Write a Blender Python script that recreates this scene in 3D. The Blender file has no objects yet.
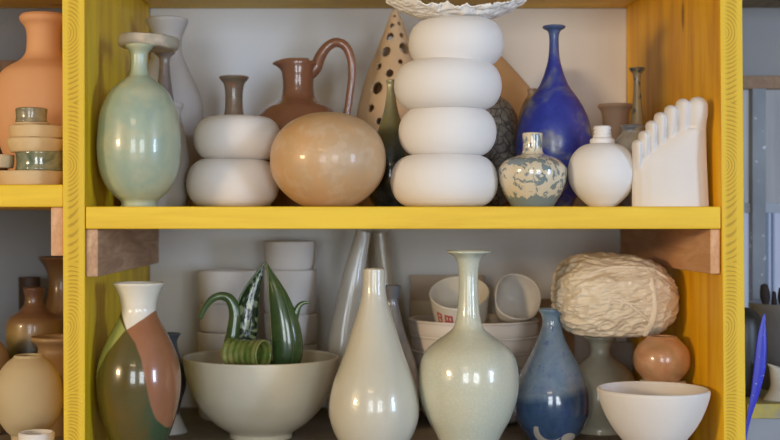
import bpy, bmesh, math, random
from mathutils import Vector, noise, Matrix
random.seed(7)
C = bpy.context.scene
COL = C.collection
PI = math.pi
H = 1.35                     # eye height of the camera above the room floor
DF = 1.5                     # camera to the front of the rack
FP = 1250.0                  # focal length in pixels of the 780 px wide frame
PX, PY = 345.0, 220.0        # principal point

# ------------------------------------------------------------------ camera
cam = bpy.data.cameras.new('camera')
camo = bpy.data.objects.new('camera', cam); COL.objects.link(camo)
camo.location = (0, -DF, H); camo.rotation_euler = (PI/2, 0, 0)
cam.sensor_width = 36; cam.lens = FP/780*36
cam.shift_x = (390-PX)/780; cam.shift_y = 0
cam.clip_start = 0.02
cam.dof.use_dof = True; cam.dof.focus_distance = DF+0.05; cam.dof.aperture_fstop = 4.5
C.camera = camo

# ------------------------------------------------------------------ world, lights, exposure
w = bpy.data.worlds.new('world'); C.world = w; w.use_nodes = True
w.node_tree.nodes['Background'].inputs[0].default_value = (0.62, 0.72, 0.9, 1)
w.node_tree.nodes['Background'].inputs[1].default_value = 0.6
C.view_settings.view_transform = 'Standard'
C.view_settings.look = 'None'
C.view_settings.gamma = 1.0
C.view_settings.use_curve_mapping = False
C.view_settings.exposure = -0.55

def area(name, loc, target, sx, sy, power, col):
    l = bpy.data.lights.new(name, 'AREA'); l.shape = 'RECTANGLE'; l.size = sx; l.size_y = sy
    l.energy = power; l.color = col
    o = bpy.data.objects.new(name, l); COL.objects.link(o); o.location = loc
    d = Vector(target)-Vector(loc); o.rotation_euler = d.to_track_quat('-Z', 'Y').to_euler()
    return o
COOL = (0.85, 0.93, 1.0); WARM = (1.0, 0.74, 0.44)
area('daylight_rear_left', (-0.75, -4.42, H+0.15), (-0.75, 0, H+0.15), 0.95, 1.2, 62, COOL)
area('daylight_rear_right', (1.15, -4.42, H+0.15), (1.15, 0, H+0.15), 0.95, 1.2, 68, COOL)
area('daylight_right', (3.42, -2.6, H+0.2), (0, 0, H+0.1), 0.9, 1.1, 160, (0.52, 0.70, 1.0))
area('warm_lamp_left', (-3.1, -2.5, 1.75), (0, 0.2, H), 0.6, 0.35, 92, WARM)
area('ceiling_lamp_middle', (-0.7, -3.4, 2.55), (0, 0.3, H-0.1), 0.9, 0.22, 8, WARM)

# ------------------------------------------------------------------ helpers
def sc(Y): return (DF+Y)/FP
def X(px, Y): return (px-PX)*sc(Y)
def Z(py, Y): return H+(PY-py)*sc(Y)
SHELF = Z(206.5, 0)          # top of the middle board
LEFT_SHELF = Z(184.5, 0)     # top of the board in the left bay
LOW = Z(470, 0)              # top of the lowest board in view

def lin(c):
    return tuple(((v/255)/12.92 if v/255 <= 0.04045 else ((v/255+0.055)/1.055)**2.4) for v in c)+(1,)

def new_mat(name):
    m = bpy.data.materials.new(name); m.use_nodes = True
    nt = m.node_tree; b = nt.nodes['Principled BSDF']
    return m, nt, b
def N(nt, t, **kw):
    n = nt.nodes.new(t)
    for k, v in kw.items(): setattr(n, k, v)
    return n
def coords(nt): return N(nt, 'ShaderNodeTexCoord').outputs['Object']
def noise_tex(nt, vec, scale, detail=4, rough=.55, dist=0):
    n = N(nt, 'ShaderNodeTexNoise'); nt.links.new(vec, n.inputs['Vector'])
    n.inputs['Scale'].default_value = scale; n.inputs['Detail'].default_value = detail
    n.inputs['Roughness'].default_value = rough; n.inputs['Distortion'].default_value = dist
    return n.outputs['Fac']
def ramp(nt, fac, stops, interp='LINEAR'):
    r = N(nt, 'ShaderNodeValToRGB'); nt.links.new(fac, r.inputs[0])
    cr = r.color_ramp; cr.interpolation = interp
    while len(cr.elements) > 1: cr.elements.remove(cr.elements[-1])
    cr.elements[0].position = stops[0][0]; cr.elements[0].color = stops[0][1]
    for p, c in stops[1:]:
        e = cr.elements.new(p); e.color = c
    return r.outputs[0]
BW = lambda v: (v, v, v, 1)
def mix(nt, fac, a, b, mode='MIX'):
    m = N(nt, 'ShaderNodeMix'); m.data_type = 'RGBA'; m.blend_type = mode
    if hasattr(fac, 'is_linked'): nt.links.new(fac, m.inputs[0])
    else: m.inputs[0].default_value = fac
    for i, v in ((6, a), (7, b)):
        if hasattr(v, 'is_linked'): nt.links.new(v, m.inputs[i])
        else: m.inputs[i].default_value = v
    return m.outputs[2]
def math_(nt, op, a, b=0.0, clamp=False):
    m = N(nt, 'ShaderNodeMath', operation=op); m.use_clamp = clamp
    for i, v in ((0, a), (1, b)):
        if hasattr(v, 'is_linked'): nt.links.new(v, m.inputs[i])
        else: m.inputs[i].default_value = v
    return m.outputs[0]
def sep(nt, vec):
    s = N(nt, 'ShaderNodeSeparateXYZ'); nt.links.new(vec, s.inputs[0]); return s.outputs
def bump(nt, b, h, strength, dist=0.002):
    n = N(nt, 'ShaderNodeBump'); n.inputs['Strength'].default_value = strength
    n.inputs['Distance'].default_value = dist
    nt.links.new(h, n.inputs['Height']); nt.links.new(n.outputs[0], b.inputs['Normal'])
def setc(nt, b, c):
    if hasattr(c, 'is_linked'): nt.links.new(c, b.inputs['Base Color'])
    else: b.inputs['Base Color'].default_value = c

def ceramic(name, c1, c2=None, scale=14, rough=0.6, coat=0.0, bs=0.15, bscale=90, lo=.35, hi=.65, dist=0, spec=.5, fine=None, fine_amt=.5, fine_scale=160):
    m, nt, b = new_mat(name); v = coords(nt)
    c2 = c2 or c1
    col = ramp(nt, noise_tex(nt, v, scale, 5, .6, dist), [(lo, lin(c1)), (hi, lin(c2))])
    if fine:
        f = ramp(nt, noise_tex(nt, v, fine_scale, 3, .6), [(.5, BW(0)), (.62, BW(fine_amt))])
        col = mix(nt, f, col, lin(fine))
    setc(nt, b, col)
    b.inputs['Roughness'].default_value = rough
    b.inputs['Specular IOR Level'].default_value = spec
    b.inputs['Coat Weight'].default_value = coat; b.inputs['Coat Roughness'].default_value = .06
    if bs: bump(nt, b, noise_tex(nt, v, bscale, 3), bs, .0012)
    return m

def banded(name, stops, zlo, zhi, wob=.01, nscale=20, rough=.3, coat=.4, vary=None, tilt=0.0, interp='LINEAR', bs=.1, bscale=60):
    """glaze that changes with the height on the pot, its edges wavering"""
    m, nt, b = new_mat(name); v = coords(nt); s = sep(nt, v)
    n = noise_tex(nt, v, nscale, 4)
    z = math_(nt, 'ADD', s[2], math_(nt, 'MULTIPLY', math_(nt, 'SUBTRACT', n, .5), wob*2))
    z = math_(nt, 'ADD', z, math_(nt, 'MULTIPLY', s[0], tilt))
    t = math_(nt, 'DIVIDE', math_(nt, 'SUBTRACT', z, zlo), zhi-zlo, True)
    col = ramp(nt, t, [(p, lin(c)) for p, c in stops], interp)
    if vary:
        f = ramp(nt, noise_tex(nt, v, vary[1], 5, .65, .6), [(.42, BW(0)), (.62, BW(vary[2]))])
        col = mix(nt, f, col, lin(vary[0]))
    setc(nt, b, col); b.inputs['Roughness'].default_value = rough
    b.inputs['Coat Weight'].default_value = coat; b.inputs['Coat Roughness'].default_value = .05
    bump(nt, b, noise_tex(nt, v, bscale, 3), bs, .0012)
    return m

# ---- mesh helpers
def link(name, me, mat, parent=None):
    o = bpy.data.objects.new(name, me); COL.objects.link(o)
    if mat: me.materials.append(mat)
    if parent is not None: o.parent = parent
    return o
def mesh_from(name, verts, faces, smooth=True):
    me = bpy.data.meshes.new(name); me.from_pydata([tuple(v) for v in verts], [], faces)
    bm = bmesh.new(); bm.from_mesh(me); bmesh.ops.recalc_face_normals(bm, faces=bm.faces); bm.to_mesh(me); bm.free()
    if smooth:
        me.polygons.foreach_set('use_smooth', [True]*len(me.polygons))
    return me
def tag(o, label=None, cat=None, group=None, kind=None):
    if label: o['label'] = label
    if cat: o['category'] = cat
    if group: o['group'] = group
    if kind: o['kind'] = kind
    return o
def empty(name, loc, rz=0):
    o = bpy.data.objects.new(name, None); COL.objects.link(o); o.location = loc
    o.rotation_euler = (0, 0, rz); o.empty_display_size = .02
    return o
def box_mesh(name, c, bevel=.0015, seg=2):
    """c: eight corners, or (x0,x1,y0,y1,z0,z1)"""
    if len(c) == 6:
        x0, x1, y0, y1, z0, z1 = c
        c = [(x, y, z) for z in (z0, z1) for y in (y0, y1) for x in (x0, x1)]
    bm = bmesh.new(); v = [bm.verts.new(p) for p in c]
    for f in ((0,2,3,1), (4,5,7,6), (0,1,5,4), (2,6,7,3), (0,4,6,2), (1,3,7,5)): bm.faces.new([v[i] for i in f])
    bmesh.ops.recalc_face_normals(bm, faces=bm.faces)
    if bevel: bmesh.ops.bevel(bm, geom=list(bm.edges), offset=bevel, segments=seg, affect='EDGES', profile=.5)
    me = bpy.data.meshes.new(name); bm.to_mesh(me); bm.free()
    return me
def box(name, c, mat, parent=None, bevel=.0015):
    return link(name, box_mesh(name, c, bevel), mat, parent)
def crom(pts, n=6):
    out = []
    P = [pts[0]]+list(pts)+[pts[-1]]
    for i in range(1, len(P)-2):
        p0, p1, p2, p3 = P[i-1], P[i], P[i+1], P[i+2]
        for k in range(n):
            t = k/n
            out.append(tuple(.5*((2*b)+(-a+c)*t+(2*a-5*b+4*c-d)*t*t+(-a+3*b-3*c+d)*t**3) for a, b, c, d in zip(p0, p1, p2, p3)))
    out.append(tuple(pts[-1])); return out
def lathe_mesh(name, prof, seg=72, warp=None):
    """prof: (r, z) from one end to the other; r = 0 closes it"""
    verts, faces, rows = [], [], []
    for r, z in prof:
        if r < 1e-5:
            rows.append([len(verts)]); verts.append(Vector((0, 0, z)))
        else:
            rows.append(list(range(len(verts), len(verts)+seg)))
            for k in range(seg):
                a = 2*PI*k/seg; verts.append(Vector((r*math.cos(a), r*math.sin(a), z)))
    for A, B in zip(rows, rows[1:]):
        if len(A) == 1 and len(B) == 1: continue
        for k in range(seg):
            k2 = (k+1) % seg
            if len(A) == 1: faces.append((A[0], B[k], B[k2]))
            elif len(B) == 1: faces.append((A[k], B[0], A[k2]))
            else: faces.append((A[k], B[k], B[k2], A[k2]))
    if warp: verts = [warp(v) for v in verts]
    return mesh_from(name, verts, faces)
def pot_profile(pts, t, depth=None):
    """pts (r, z) from rim down to the base at z = 0; wall t; returns a closed outline"""
    out = [(r, z) for r, z in pts]
    top = out[0]
    inner = []
    zb = t*1.2 if depth is None else max(t*1.2, top[1]-depth)
    last = None
    for r, z in out:
        if z < zb: break
        q = max(r-t, .0006); inner.append((q, z-0.0)); last = q
    inner = inner[::-1]
    foot = [(out[-1][0]-.0015 if out[-1][0] > .004 else out[-1][0]*.6, 0.0), (0, 0)]
    prof = [(0, zb)]+[(inner[0][0]*.7, zb)]+inner+[(top[0]-t*.8, top[1]+t*.35), (top[0]-t*.5, top[1]+t*.5), (top[0]-t*.2, top[1]+t*.35)]+out+foot
    return prof
def pot(name, label, cat, cx, Y, prof, mat, base=SHELF, t=.0035, group=None, smooth=True, depth=None, warp=None, seg=72, closed=False, parent=None):
    """prof: (y, R) in photograph pixels read at this pot's distance, rim first; its base stands on the board"""
    s = sc(Y)
    zt = [(R*s, Z(y, Y)-base) for y, R in prof]
    zt[-1] = (zt[-1][0], 0.0)
    if smooth: zt = crom(zt, 7)
    zt = [(max(r, 0.0), z) for r, z in zt]
    if closed:
        pr = ([(0, zt[0][1])] if zt[0][0] > 1e-5 else [])+zt+[(0, zt[-1][1])]
    else: pr = pot_profile(zt, t, depth)
    o = link(name, lathe_mesh(name, pr, seg, warp), mat, parent)
    o.location = (X(cx, Y), Y, base)
    if parent is None: tag(o, label, cat, group)
    return o
def tube_mesh(name, pts, radii, flat=1.0, seg=20, sub=6, up=(0, 1, 0), caps=True):
    P = crom([tuple(p)+(r,) for p, r in zip(pts, radii)], sub)
    verts, faces = [], []; n = len(P); up = Vector(up)
    C3 = [Vector(p[:3]) for p in P]
    for i, p in enumerate(P):
        d = (C3[min(i+1, n-1)]-C3[max(i-1, 0)]).normalized()
        b = (up-d*up.dot(d)).normalized(); a = b.cross(d)
        for k in range(seg):
            th = 2*PI*k/seg
            verts.append(C3[i]+a*math.cos(th)*p[3]+b*math.sin(th)*p[3]*flat)
    for i in range(n-1):
        for k in range(seg):
            k2 = (k+1) % seg
            faces.append((i*seg+k, i*seg+k2, (i+1)*seg+k2, (i+1)*seg+k))
    if caps:
        for i in (0, n-1):
            d = (C3[1]-C3[0] if i == 0 else C3[-1]-C3[-2]).normalized()*(-1 if i == 0 else 1)
            verts.append(C3[i]+d*P[i][3]*.5*min(flat, 1)); c = len(verts)-1
            for k in range(seg): faces.append((c, i*seg+k, i*seg+(k+1) % seg))
    return mesh_from(name, verts, faces)
def loft_mesh(name, secs, seg=32, sub=6, pinch=None):
    """secs: (x, y, z, half_width, half_depth) horizontal elliptical sections"""
    P = crom(secs, sub); verts, faces = [], []; n = len(P)
    for p in P:
        for k in range(seg):
            th = 2*PI*k/seg
            q = Vector((p[0]+math.cos(th)*abs(p[3]), p[1]+math.sin(th)*abs(p[4]), p[2]))
            verts.append(q)
    for i in range(n-1):
        for k in range(seg):
            k2 = (k+1) % seg
            faces.append((i*seg+k, i*seg+k2, (i+1)*seg+k2, (i+1)*seg+k))
    faces.append(tuple(range(seg))); faces.append(tuple((n-1)*seg+k for k in range(seg)))
    return mesh_from(name, verts, faces)
def bake(o):
    """apply the object's modifiers"""
    dg = bpy.context.evaluated_depsgraph_get()
    me = bpy.data.meshes.new_from_object(o.evaluated_get(dg))
    o.modifiers.clear(); o.data = me
    return o

# ------------------------------------------------------------------ materials
def yellow_wood(name, base=(224, 182, 40), dark=(190, 140, 22), along='z', edge=False, half=0.0):
    m, nt, b = new_mat(name); v = coords(nt)
    mp = N(nt, 'ShaderNodeMapping'); nt.links.new(v, mp.inputs[0])
    sclv = {'z': (16, 8, 1.1), 'x': (1.1, 8, 16)}[along]
    mp.inputs['Scale'].default_value = sclv
    g = noise_tex(nt, mp.outputs[0], 3.2, 6, .6, .4)
    col = ramp(nt, g, [(.33, lin(dark)), (.6, lin(base))])
    if edge:   # front edge of the laminated board: a core with arched growth rings between two plain strips
        s = sep(nt, v)
        mp2 = N(nt, 'ShaderNodeMapping'); nt.links.new(v, mp2.inputs[0]); mp2.inputs['Scale'].default_value = (1, .0, .17)
        mp2.inputs['Location'].default_value = (.017, 0, 0)
        wv = N(nt, 'ShaderNodeTexWave', wave_type='RINGS', rings_direction='Z'); nt.links.new(v, wv.inputs[0])
        # arched rings: distance from centres spaced down the board
        zz = math_(nt, 'PINGPONG', math_(nt, 'ADD', s[2], math_(nt, 'MULTIPLY', noise_tex(nt, v, 4, 1), .22)), .083)
        xx = math_(nt, 'MULTIPLY', math_(nt, 'ADD', s[0], .009), 1.5)
        d = math_(nt, 'SQRT', math_(nt, 'ADD', math_(nt, 'MULTIPLY', zz, zz), math_(nt, 'MULTIPLY', xx, xx)))
        d = math_(nt, 'ADD', d, math_(nt, 'MULTIPLY', noise_tex(nt, v, 60, 2), .0035))
        ring = math_(nt, 'SINE', math_(nt, 'MULTIPLY', d, 1250))
        rr = ramp(nt, ring, [(.25, BW(0)), (.8, BW(1))])
        core = ramp(nt, math_(nt, 'ABSOLUTE', s[0]), [(half*.24, BW(1)), (half*.29, BW(0))])
        f = mix(nt, 1.0, rr, core, 'MULTIPLY')
        fs = mix(nt, .8, BW(0), f)
        tint = mix(nt, core, lin((226, 188, 46)), lin((216, 176, 34)))
        col = mix(nt, fs, tint, lin((176, 136, 14)))
        bump(nt, b, ring, .12, .0006)
    else: bump(nt, b, g, .25, .001)
    # knots
    kn = N(nt, 'ShaderNodeTexVoronoi'); mk = N(nt, 'ShaderNodeMapping'); nt.links.new(v, mk.inputs[0])
    mk.inputs['Scale'].default_value = {'z': (1, 1, .35), 'x': (.35, 1, 1)}[along]
    nt.links.new(mk.outputs[0], kn.inputs[0]); kn.inputs['Scale'].default_value = 9
    if not edge:
        kf = ramp(nt, kn.outputs['Distance'], [(.055, BW(.75)), (.09, BW(0))])
        col = mix(nt, kf, col, lin((120, 72, 20)))
    setc(nt, b, col); b.inputs['Roughness'].default_value = .48
    b.inputs['Specular IOR Level'].default_value = .35
    return m
def bare_wood(name, c1, c2, c3):
    m, nt, b = new_mat(name); v = coords(nt)
    mp = N(nt, 'ShaderNodeMapping'); nt.links.new(v, mp.inputs[0]); mp.inputs['Scale'].default_value = (14, 1.6, 14)
    g = noise_tex(nt, mp.outputs[0], 4, 7, .65, 1.2)
    col = ramp(nt, g, [(.3, lin(c1)), (.5, lin(c2)), (.68, lin(c3))])
    kn = N(nt, 'ShaderNodeTexVoronoi'); mk = N(nt, 'ShaderNodeMapping'); nt.links.new(v, mk.inputs[0])
    mk.inputs['Scale'].default_value = (1, .5, 1); nt.links.new(mk.outputs[0], kn.inputs[0]); kn.inputs['Scale'].default_value = 14
    col = mix(nt, ramp(nt, kn.outputs['Distance'], [(.08, BW(.8)), (.16, BW(0))]), col, lin((84, 50, 34)))
    setc(nt, b, col); b.inputs['Roughness'].default_value = .75; bump(nt, b, g, .3, .001)
    return m
def plain(name, c, rough=.7, var=.0, scale=8, c2=None):
    return ceramic(name, c, c2 or c, scale, rough, 0, .1, 60)

M_panel = yellow_wood('yellow stained panel', (246, 206, 34), (214, 166, 18))
M_panel_warm_lit = yellow_wood('warm lit yellow stained panel', (250, 192, 16), (222, 152, 8))  # same yellow stain turned orange: warm light on the right upright painted in
M_board = yellow_wood('yellow stained board', (240, 200, 48), (224, 178, 34), 'x')
M_dusty = ceramic('dusty grey board', (126, 116, 104), (146, 136, 122), 10, .7, 0, .2, 50)
M_bright_wall = ceramic('white brightened wall panel', (232, 232, 233), (236, 235, 235), 3, .85, 0, .12, 40)  # pale tone carries the brightness of the wall behind the upper middle shelf
M_bright_wall2 = ceramic('grey white brightened wall panel', (226, 223, 218), (230, 227, 223), 3, .85, 0, .12, 40)  # same for the lower middle shelf, a little greyer
M_wall = ceramic('painted wall', (142, 143, 146), (150, 151, 153), 3, .85, 0, .12, 40)
M_room = ceramic('room plaster', (150, 146, 140), (158, 154, 148), 2, .9, 0, .1, 30)
M_floor = ceramic('concrete floor', (120, 114, 106), (132, 126, 118), 4, .7, 0, .2, 30)
M_cleat_l = bare_wood('weathered offcut', (164, 126, 96), (192, 152, 118), (214, 176, 140))
M_cleat_r = bare_wood('pine offcut', (196, 142, 100), (212, 160, 116), (224, 178, 136))
M_bisque = ceramic('white bisque', (222, 214, 206), (228, 221, 214), 9, .82, 0, .12, 120)
M_white = ceramic('white porcelain', (228, 223, 219), (231, 227, 223), 9, .7, 0, .06, 120)
M_greywhite = ceramic('pale raw clay', (226, 215, 204), (232, 222, 212), 9, .8, 0, .15, 90)

# ------------------------------------------------------------------ room
def struct(name, c, mat, bevel=0):
    o = box(name, c, mat, None, bevel); o['kind'] = 'structure'; return o
WB = .5
struct('floor', (-3.6, 3.6, -4.6, WB+.1, -.1, 0), M_floor)
struct('ceiling', (-3.6, 3.6, -4.6, WB+.1, 2.7, 2.8), M_room)
struct('wall_back', (-3.6, 3.6, WB, WB+.1, 0, 2.7), M_wall)
struct('wall_left', (-3.6, -3.5, -4.6, WB, 0, 2.7), M_room)
struct('wall_right', (3.5, 3.6, -4.6, WB, 0, 2.7), M_room)
struct('wall_rear', (-3.5, 3.5, -4.6, -4.5, 0, 2.7), M_room)
M_frame = plain('white window paint', (226, 226, 222), .5)
def window(n, x, y, z, wd, ht, side):
    e = empty('window_%d' % n, (x, y, z)); e['kind'] = 'structure'
    if side: e.rotation_euler.z = PI/2
    vs = []
    f = .05
    for k, c in enumerate(((-wd/2-f, -wd/2, -.05, .03, -ht/2-f, ht/2+f), (wd/2, wd/2+f, -.05, .03, -ht/2-f, ht/2+f),
              (-wd/2, wd/2, -.05, .03, -ht/2-f, -ht/2), (-wd/2, wd/2, -.05, .03, ht/2, ht/2+f),
              (-.02, .02, .09, .12, -ht/2, ht/2), (-wd/2, wd/2, .09, .12, -.02, .02))):
        o = box('window_frame' if k < 4 else 'glazing_bar', c, M_frame, e, .002)
window(2, -0.75, -4.47, H+.15, .95, 1.2, False)
window(3, 1.15, -4.47, H+.15, .95, 1.2, False)
w4 = window(4, 3.47, -2.6, H+.2, .9, 1.1, True)

# ------------------------------------------------------------------ the rack
rack = empty('shelving_rack', (0, 0, 0))
tag(rack, 'yellow stained wooden shelving rack holding the pottery against the wall', 'shelf')
def upright(x0t, x1t, x0b, x1b, mat=None):
    """inner and outer edge read at the picture's top and bottom; the board leans a hair"""
    zt, zb = Z(-80, 0), 0.0
    def at(px0, px1, z):
        py = PY-(z-H)/sc(0); return px0+(px1-px0)*py/440
    cx = X((x0t+x1t)/2, 0)
    cs = []
    for z in (zb, zt):
        a, b_ = X(at(x0t, x0b, z), 0)-cx, X(at(x1t, x1b, z), 0)-cx
        for y in (0, WB-.002): cs += [(a, y, z-H), (b_, y, z-H)]
    half = (X(x1t, 0)-X(x0t, 0))
    o = link('upright', box_mesh('upright', cs, .0012), mat or M_panel, rack); o.location = (cx, 0, H)
    # front lipping shows the laminated core with growth rings
    me = o.data; me.materials.append(yellow_wood('upright edge grain', edge=True, half=half))
    for p in me.polygons:
        if p.normal.y < -.9: p.material_index = 1
    return o
upright(62, 84.5, 63.5, 85)
upright(720, 742.5, 724, 746, M_panel_warm_lit)
def board(name, px0, px1, ytop, ybot, mat=M_board):
    x0, x1 = X(px0, 0), X(px1, 0)
    o = box(name, (x0-(x0+x1)/2, (x1-x0)/2, .0015, WB-.003, -Z(ytop, 0)+Z(ybot, 0), 0), mat, rack, .0015)
    o.location = ((x0+x1)/2, 0, Z(ytop, 0)); return o
board('shelf_board', 85.2, 721.3, 206.5, 229)
board('shelf_board', 85.6, 723.7, 470, 492, M_dusty)
board('shelf_board', 84.8, 719.2, -85, -62)
board('shelf_board', -330, 62.6, 184.5, 207)
board('shelf_board', -330, 63.3, 470, 492, M_dusty)
board('shelf_board', -330, 61.8, -85, -62)
o = link('upright', box_mesh('upright', (-.014, .014, 0, WB-.002, -H, Z(-80, 0)-H), .0012), M_panel, rack); o.location = (X(-341, 0), 0, H)
for nm, ya, yb, mt in (('added_wall_panel', -62, 206.5, M_bright_wall), ('added_wall_panel', 229, 470, M_bright_wall2)):  # added panels: the brighter wall behind the middle shelves is put into their colour
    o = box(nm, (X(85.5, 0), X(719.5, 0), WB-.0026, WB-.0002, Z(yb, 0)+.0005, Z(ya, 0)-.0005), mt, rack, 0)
    o['label'] = 'added white panel brightening the wall behind the upper middle shelf' if ya < 0 else 'added greyer panel brightening the wall behind the lower middle shelf'
def cleat(px0, px1, ytop, ybot, mat, y0=.004, label=None):
    x0, x1 = X(px0, 0), X(px1, 0)
    o = box('cleat', (-(x1-x0)/2, (x1-x0)/2, y0, WB-.004, -(Z(ytop, 0)-Z(ybot, 0)), 0), mat, rack, .0012)
    o.location = ((x0+x1)/2, 0, Z(ytop, 0)); o['label'] = label
cleat(85.4, 97.3, 229.3, 277, M_cleat_l, label='bare weathered wood support under the left end of the middle board')
cleat(711.3, 721.2, 229.3, 274, M_cleat_r, label='bare pinkish wood support under the right end of the middle board')
cleat(50, 62.4, 207.3, 256, M_cleat_r, label='bare orange wood support under the left bay board')

# ------------------------------------------------------------------ upper middle shelf
def zpx(y, Y, base): return Z(y, Y)-base
M_celadon = ceramic('celadon glaze', (150, 168, 150), (182, 188, 156), 11, .3, .45, .2, 30, fine=(200, 190, 150), fine_amt=.35, fine_scale=24, dist=.6)
pot('celadon_bottle', 'large pale green glazed egg-shaped bottle with a slim neck', 'vase', 139, .055,
    [(46, 14), (48, 13), (53, 9), (60, 8.3), (70, 8.5), (76, 10.5), (80, 16), (90, 27.5), (100, 33.5), (115, 39), (142, 41.8), (160, 41), (175, 37.8), (188, 31.5), (196, 24.5), (200.5, 19), (204, 17.5), (208, 18.6)],
    M_celadon, t=.004)
# dish lying on two necks
M_prop = ceramic('buff stoneware rim', (206, 190, 170), (192, 174, 152), 30, .75, 0, .4, 60, fine=(120, 128, 112), fine_amt=.5, fine_scale=40)
o = link('stoneware_dish', lathe_mesh('stoneware_dish', [(0, .003), (.026, .003), (.0335, .0045), (.0355, .0135), (.0372, .0148), (.0388, .0135), (.0388, .0065), (.037, .0012), (.031, 0), (.0, 0)],
         64, lambda v: v+Vector((0, 0, .0012*noise.noise(v*60)))), M_prop)
Yd = .075; o.location = (X(147, Yd), Yd+.012, Z(45.4, .055)); o.rotation_euler = (math.radians(-1), math.radians(3), 0)
tag(o, 'shallow buff stoneware dish balanced on the necks of the pale green bottle', 'dish')
M_grey_vase = ceramic('greyed bisque', (190, 182, 174), (200, 192, 184), 6, .8, 0, .1, 80)
pot('bisque_vase', 'tall greyish white flared vase in the left corner of the upper shelf', 'vase', 167, .305,
    [(20, 21), (23, 20.6), (28, 18.5), (36, 15.5), (46, 14.3), (56, 16), (70, 22), (87, 30), (102, 35), (118, 36), (150, 34), (180, 29), (209, 24)], M_grey_vase)
pot('bisque_vase', 'smaller greyish white vase wedged between the pale green bottle and the white round forms', 'vase', 160, .18,
    [(104, 23.5), (107, 23), (112, 21), (120, 21.5), (135, 25), (155, 28.5), (180, 30), (197, 28), (209, 23)], M_grey_vase)
M_cand = ceramic('grey purple glaze', (118, 104, 100), (150, 134, 122), 40, .3, .5, .2)
pot('narrow_bottle', 'narrow grey brown bottle under the right side of the stoneware dish', 'bottle', 164.5, .24,
    [(52, 11), (54, 10), (57, 6.5), (62, 5.2), (75, 6), (90, 7.8), (103, 9.3), (150, 9.5), (208, 8.5)], M_cand, t=.0025)

def round_form(label, cx, Y, ytop, ybot, R, base, group, seed, mat=None, tilt=0):
    """squashed closed round form with a soft waist; stands on what is below it"""
    s = sc(Y); h = (ybot-ytop)*s; r = R*s
    prof = [(0, h)]
    n = 30
    hr = h/2*1.0
    prof.append(((r-hr)*.5, h-.0001))
    for k in range(0, n+1):
        a = PI*(.04+.92*k/n)
        prof.append((r-hr+hr*math.sin(a)**.78, h/2+(h/2)*math.cos(a)/math.cos(PI*.04)))
    prof.append(((r-hr)*.5, .0001))
    prof.append((0, 0))
    off = Vector((seed*3.1, seed*1.7, 0))
    o = link('rounded_vessel', lathe_mesh('rounded_vessel', prof, 72, lambda v: v+v.normalized()*.0014*noise.noise(v*14+off)), mat or M_white)
    o.location = (X(cx, Y), Y, base); o.rotation_euler = (0, math.radians(tilt), 0)
    tag(o, label, 'sculpture', group); return base+h
sA = .085; hp = sc(sA)
z = SHELF
g = 'stack of four white rounded forms'
for lab, cx, y0, y1, R, tl in (('lowest of the four white squashed round forms stacked in the middle', 444.3, 155, 207, 53.7, 0),
                           ('second form from the bottom of the tall stack of four white round forms', 447.3, 108.5, 157, 48.3, 0),
                           ('third form from the bottom of the tall stack of four white round forms', 447.6, 62, 110.5, 53.6, 0),
                           ('topmost form of the tall white stack, directly under the crumpled dish', 456, 20.5, 67.5, 47.2, 0)):
    hh = (y1-y0)*hp
    # each one starts where the one below ends
    zb = SHELF if y1 > 200 else Z(y1, sA)+.0004
    round_form(lab, cx, sA, Z(0, sA)/hp-(Z(0, sA)-0)/hp+y0, y1, R, zb, g, cx, tilt=tl)
TOP4 = Z(20.5, sA)
sB = .145
g = 'pair of white rounded forms'
round_form('lower of the two white squashed round forms beside the ochre globe', 233, sB, 159, 207.8, 46.7, SHELF, g, 3, M_bisque)
round_form('upper of the two white squashed round forms beside the ochre globe', 238, sB, 117, 160.5, 43.8, Z(160.5, sB), g, 8, M_bisque)

M_ochre = ceramic('burnished ochre clay', (204, 160, 112), (192, 162, 126), 14, .4, .22, .1, 70, dist=.8, fine=(208, 180, 148), fine_amt=.5, fine_scale=45)
pot('ochre_globe', 'large burnished ochre globe vessel in front of the brown pitcher', 'vessel', 328, .085,
    [(112.3, 0), (112.7, 10), (115, 22), (121, 36), (131, 48), (144, 55.5), (160, 58), (175, 55.8), (188, 48.5), (199, 37), (205, 27), (208.5, 20)], M_ochre, closed=True)
M_mush = ceramic('mushroom glaze', (136, 122, 106), (158, 136, 118), 45, .25, .7, .2, fine=(176, 112, 84), fine_amt=.6, fine_scale=60)
pot('flared_neck_bottle', 'grey brown glazed bottle with flared mouth behind the white pair', 'bottle', 234, .33,
    [(77.5, 15), (79.5, 14), (84, 10.5), (92, 9), (102, 8.8), (112, 9.5), (122, 12), (140, 17), (170, 18.5), (209, 15)], M_mush, t=.0028)

# pitcher
Yp = .30; pr = empty('clay_pitcher', (X(298, Yp), Yp, SHELF))
tag(pr, 'reddish brown glazed pitcher with a tall looping handle', 'pitcher')
M_red = ceramic('red brown glaze', (146, 98, 74), (158, 110, 86), 25, .24, .7, .6, 75)
s = sc(Yp)
zt = [(R*s, Z(y, Yp)-SHELF) for y, R in ((61, 20), (63.5, 19.8), (69, 17.6), (76, 16), (85, 15.4), (93, 16), (99, 18.5), (104, 26), (110, 35), (125, 45), (150, 48), (180, 40), (200, 30), (209, 26))]
zt[-1] = (zt[-1][0], 0); zt = crom(zt, 7)
ztop = zt[0][1]
def spout(v):
    k = max(0, min(1, (v.z-(ztop-.018))/.018))
    a = math.atan2(v.y, -v.x)
    f = math.exp(-(a/.5)**2)*k*k
    r = math.hypot(v.x, v.y)
    if r < 1e-6: return v
    q = Vector((v.x*(1+.30*f), v.y*(1-.15*k*(1-f)), v.z-.004*f+.0025*k*math.cos(a*2)*0))
    return q+Vector((0, 0, .0035*k*(1-abs(a)/PI)*0+(-.003)*k*(v.x/r > .6)))
link('body', lathe_mesh('body', pot_profile(zt, .0032), 96, spout), M_red, pr)
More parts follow.
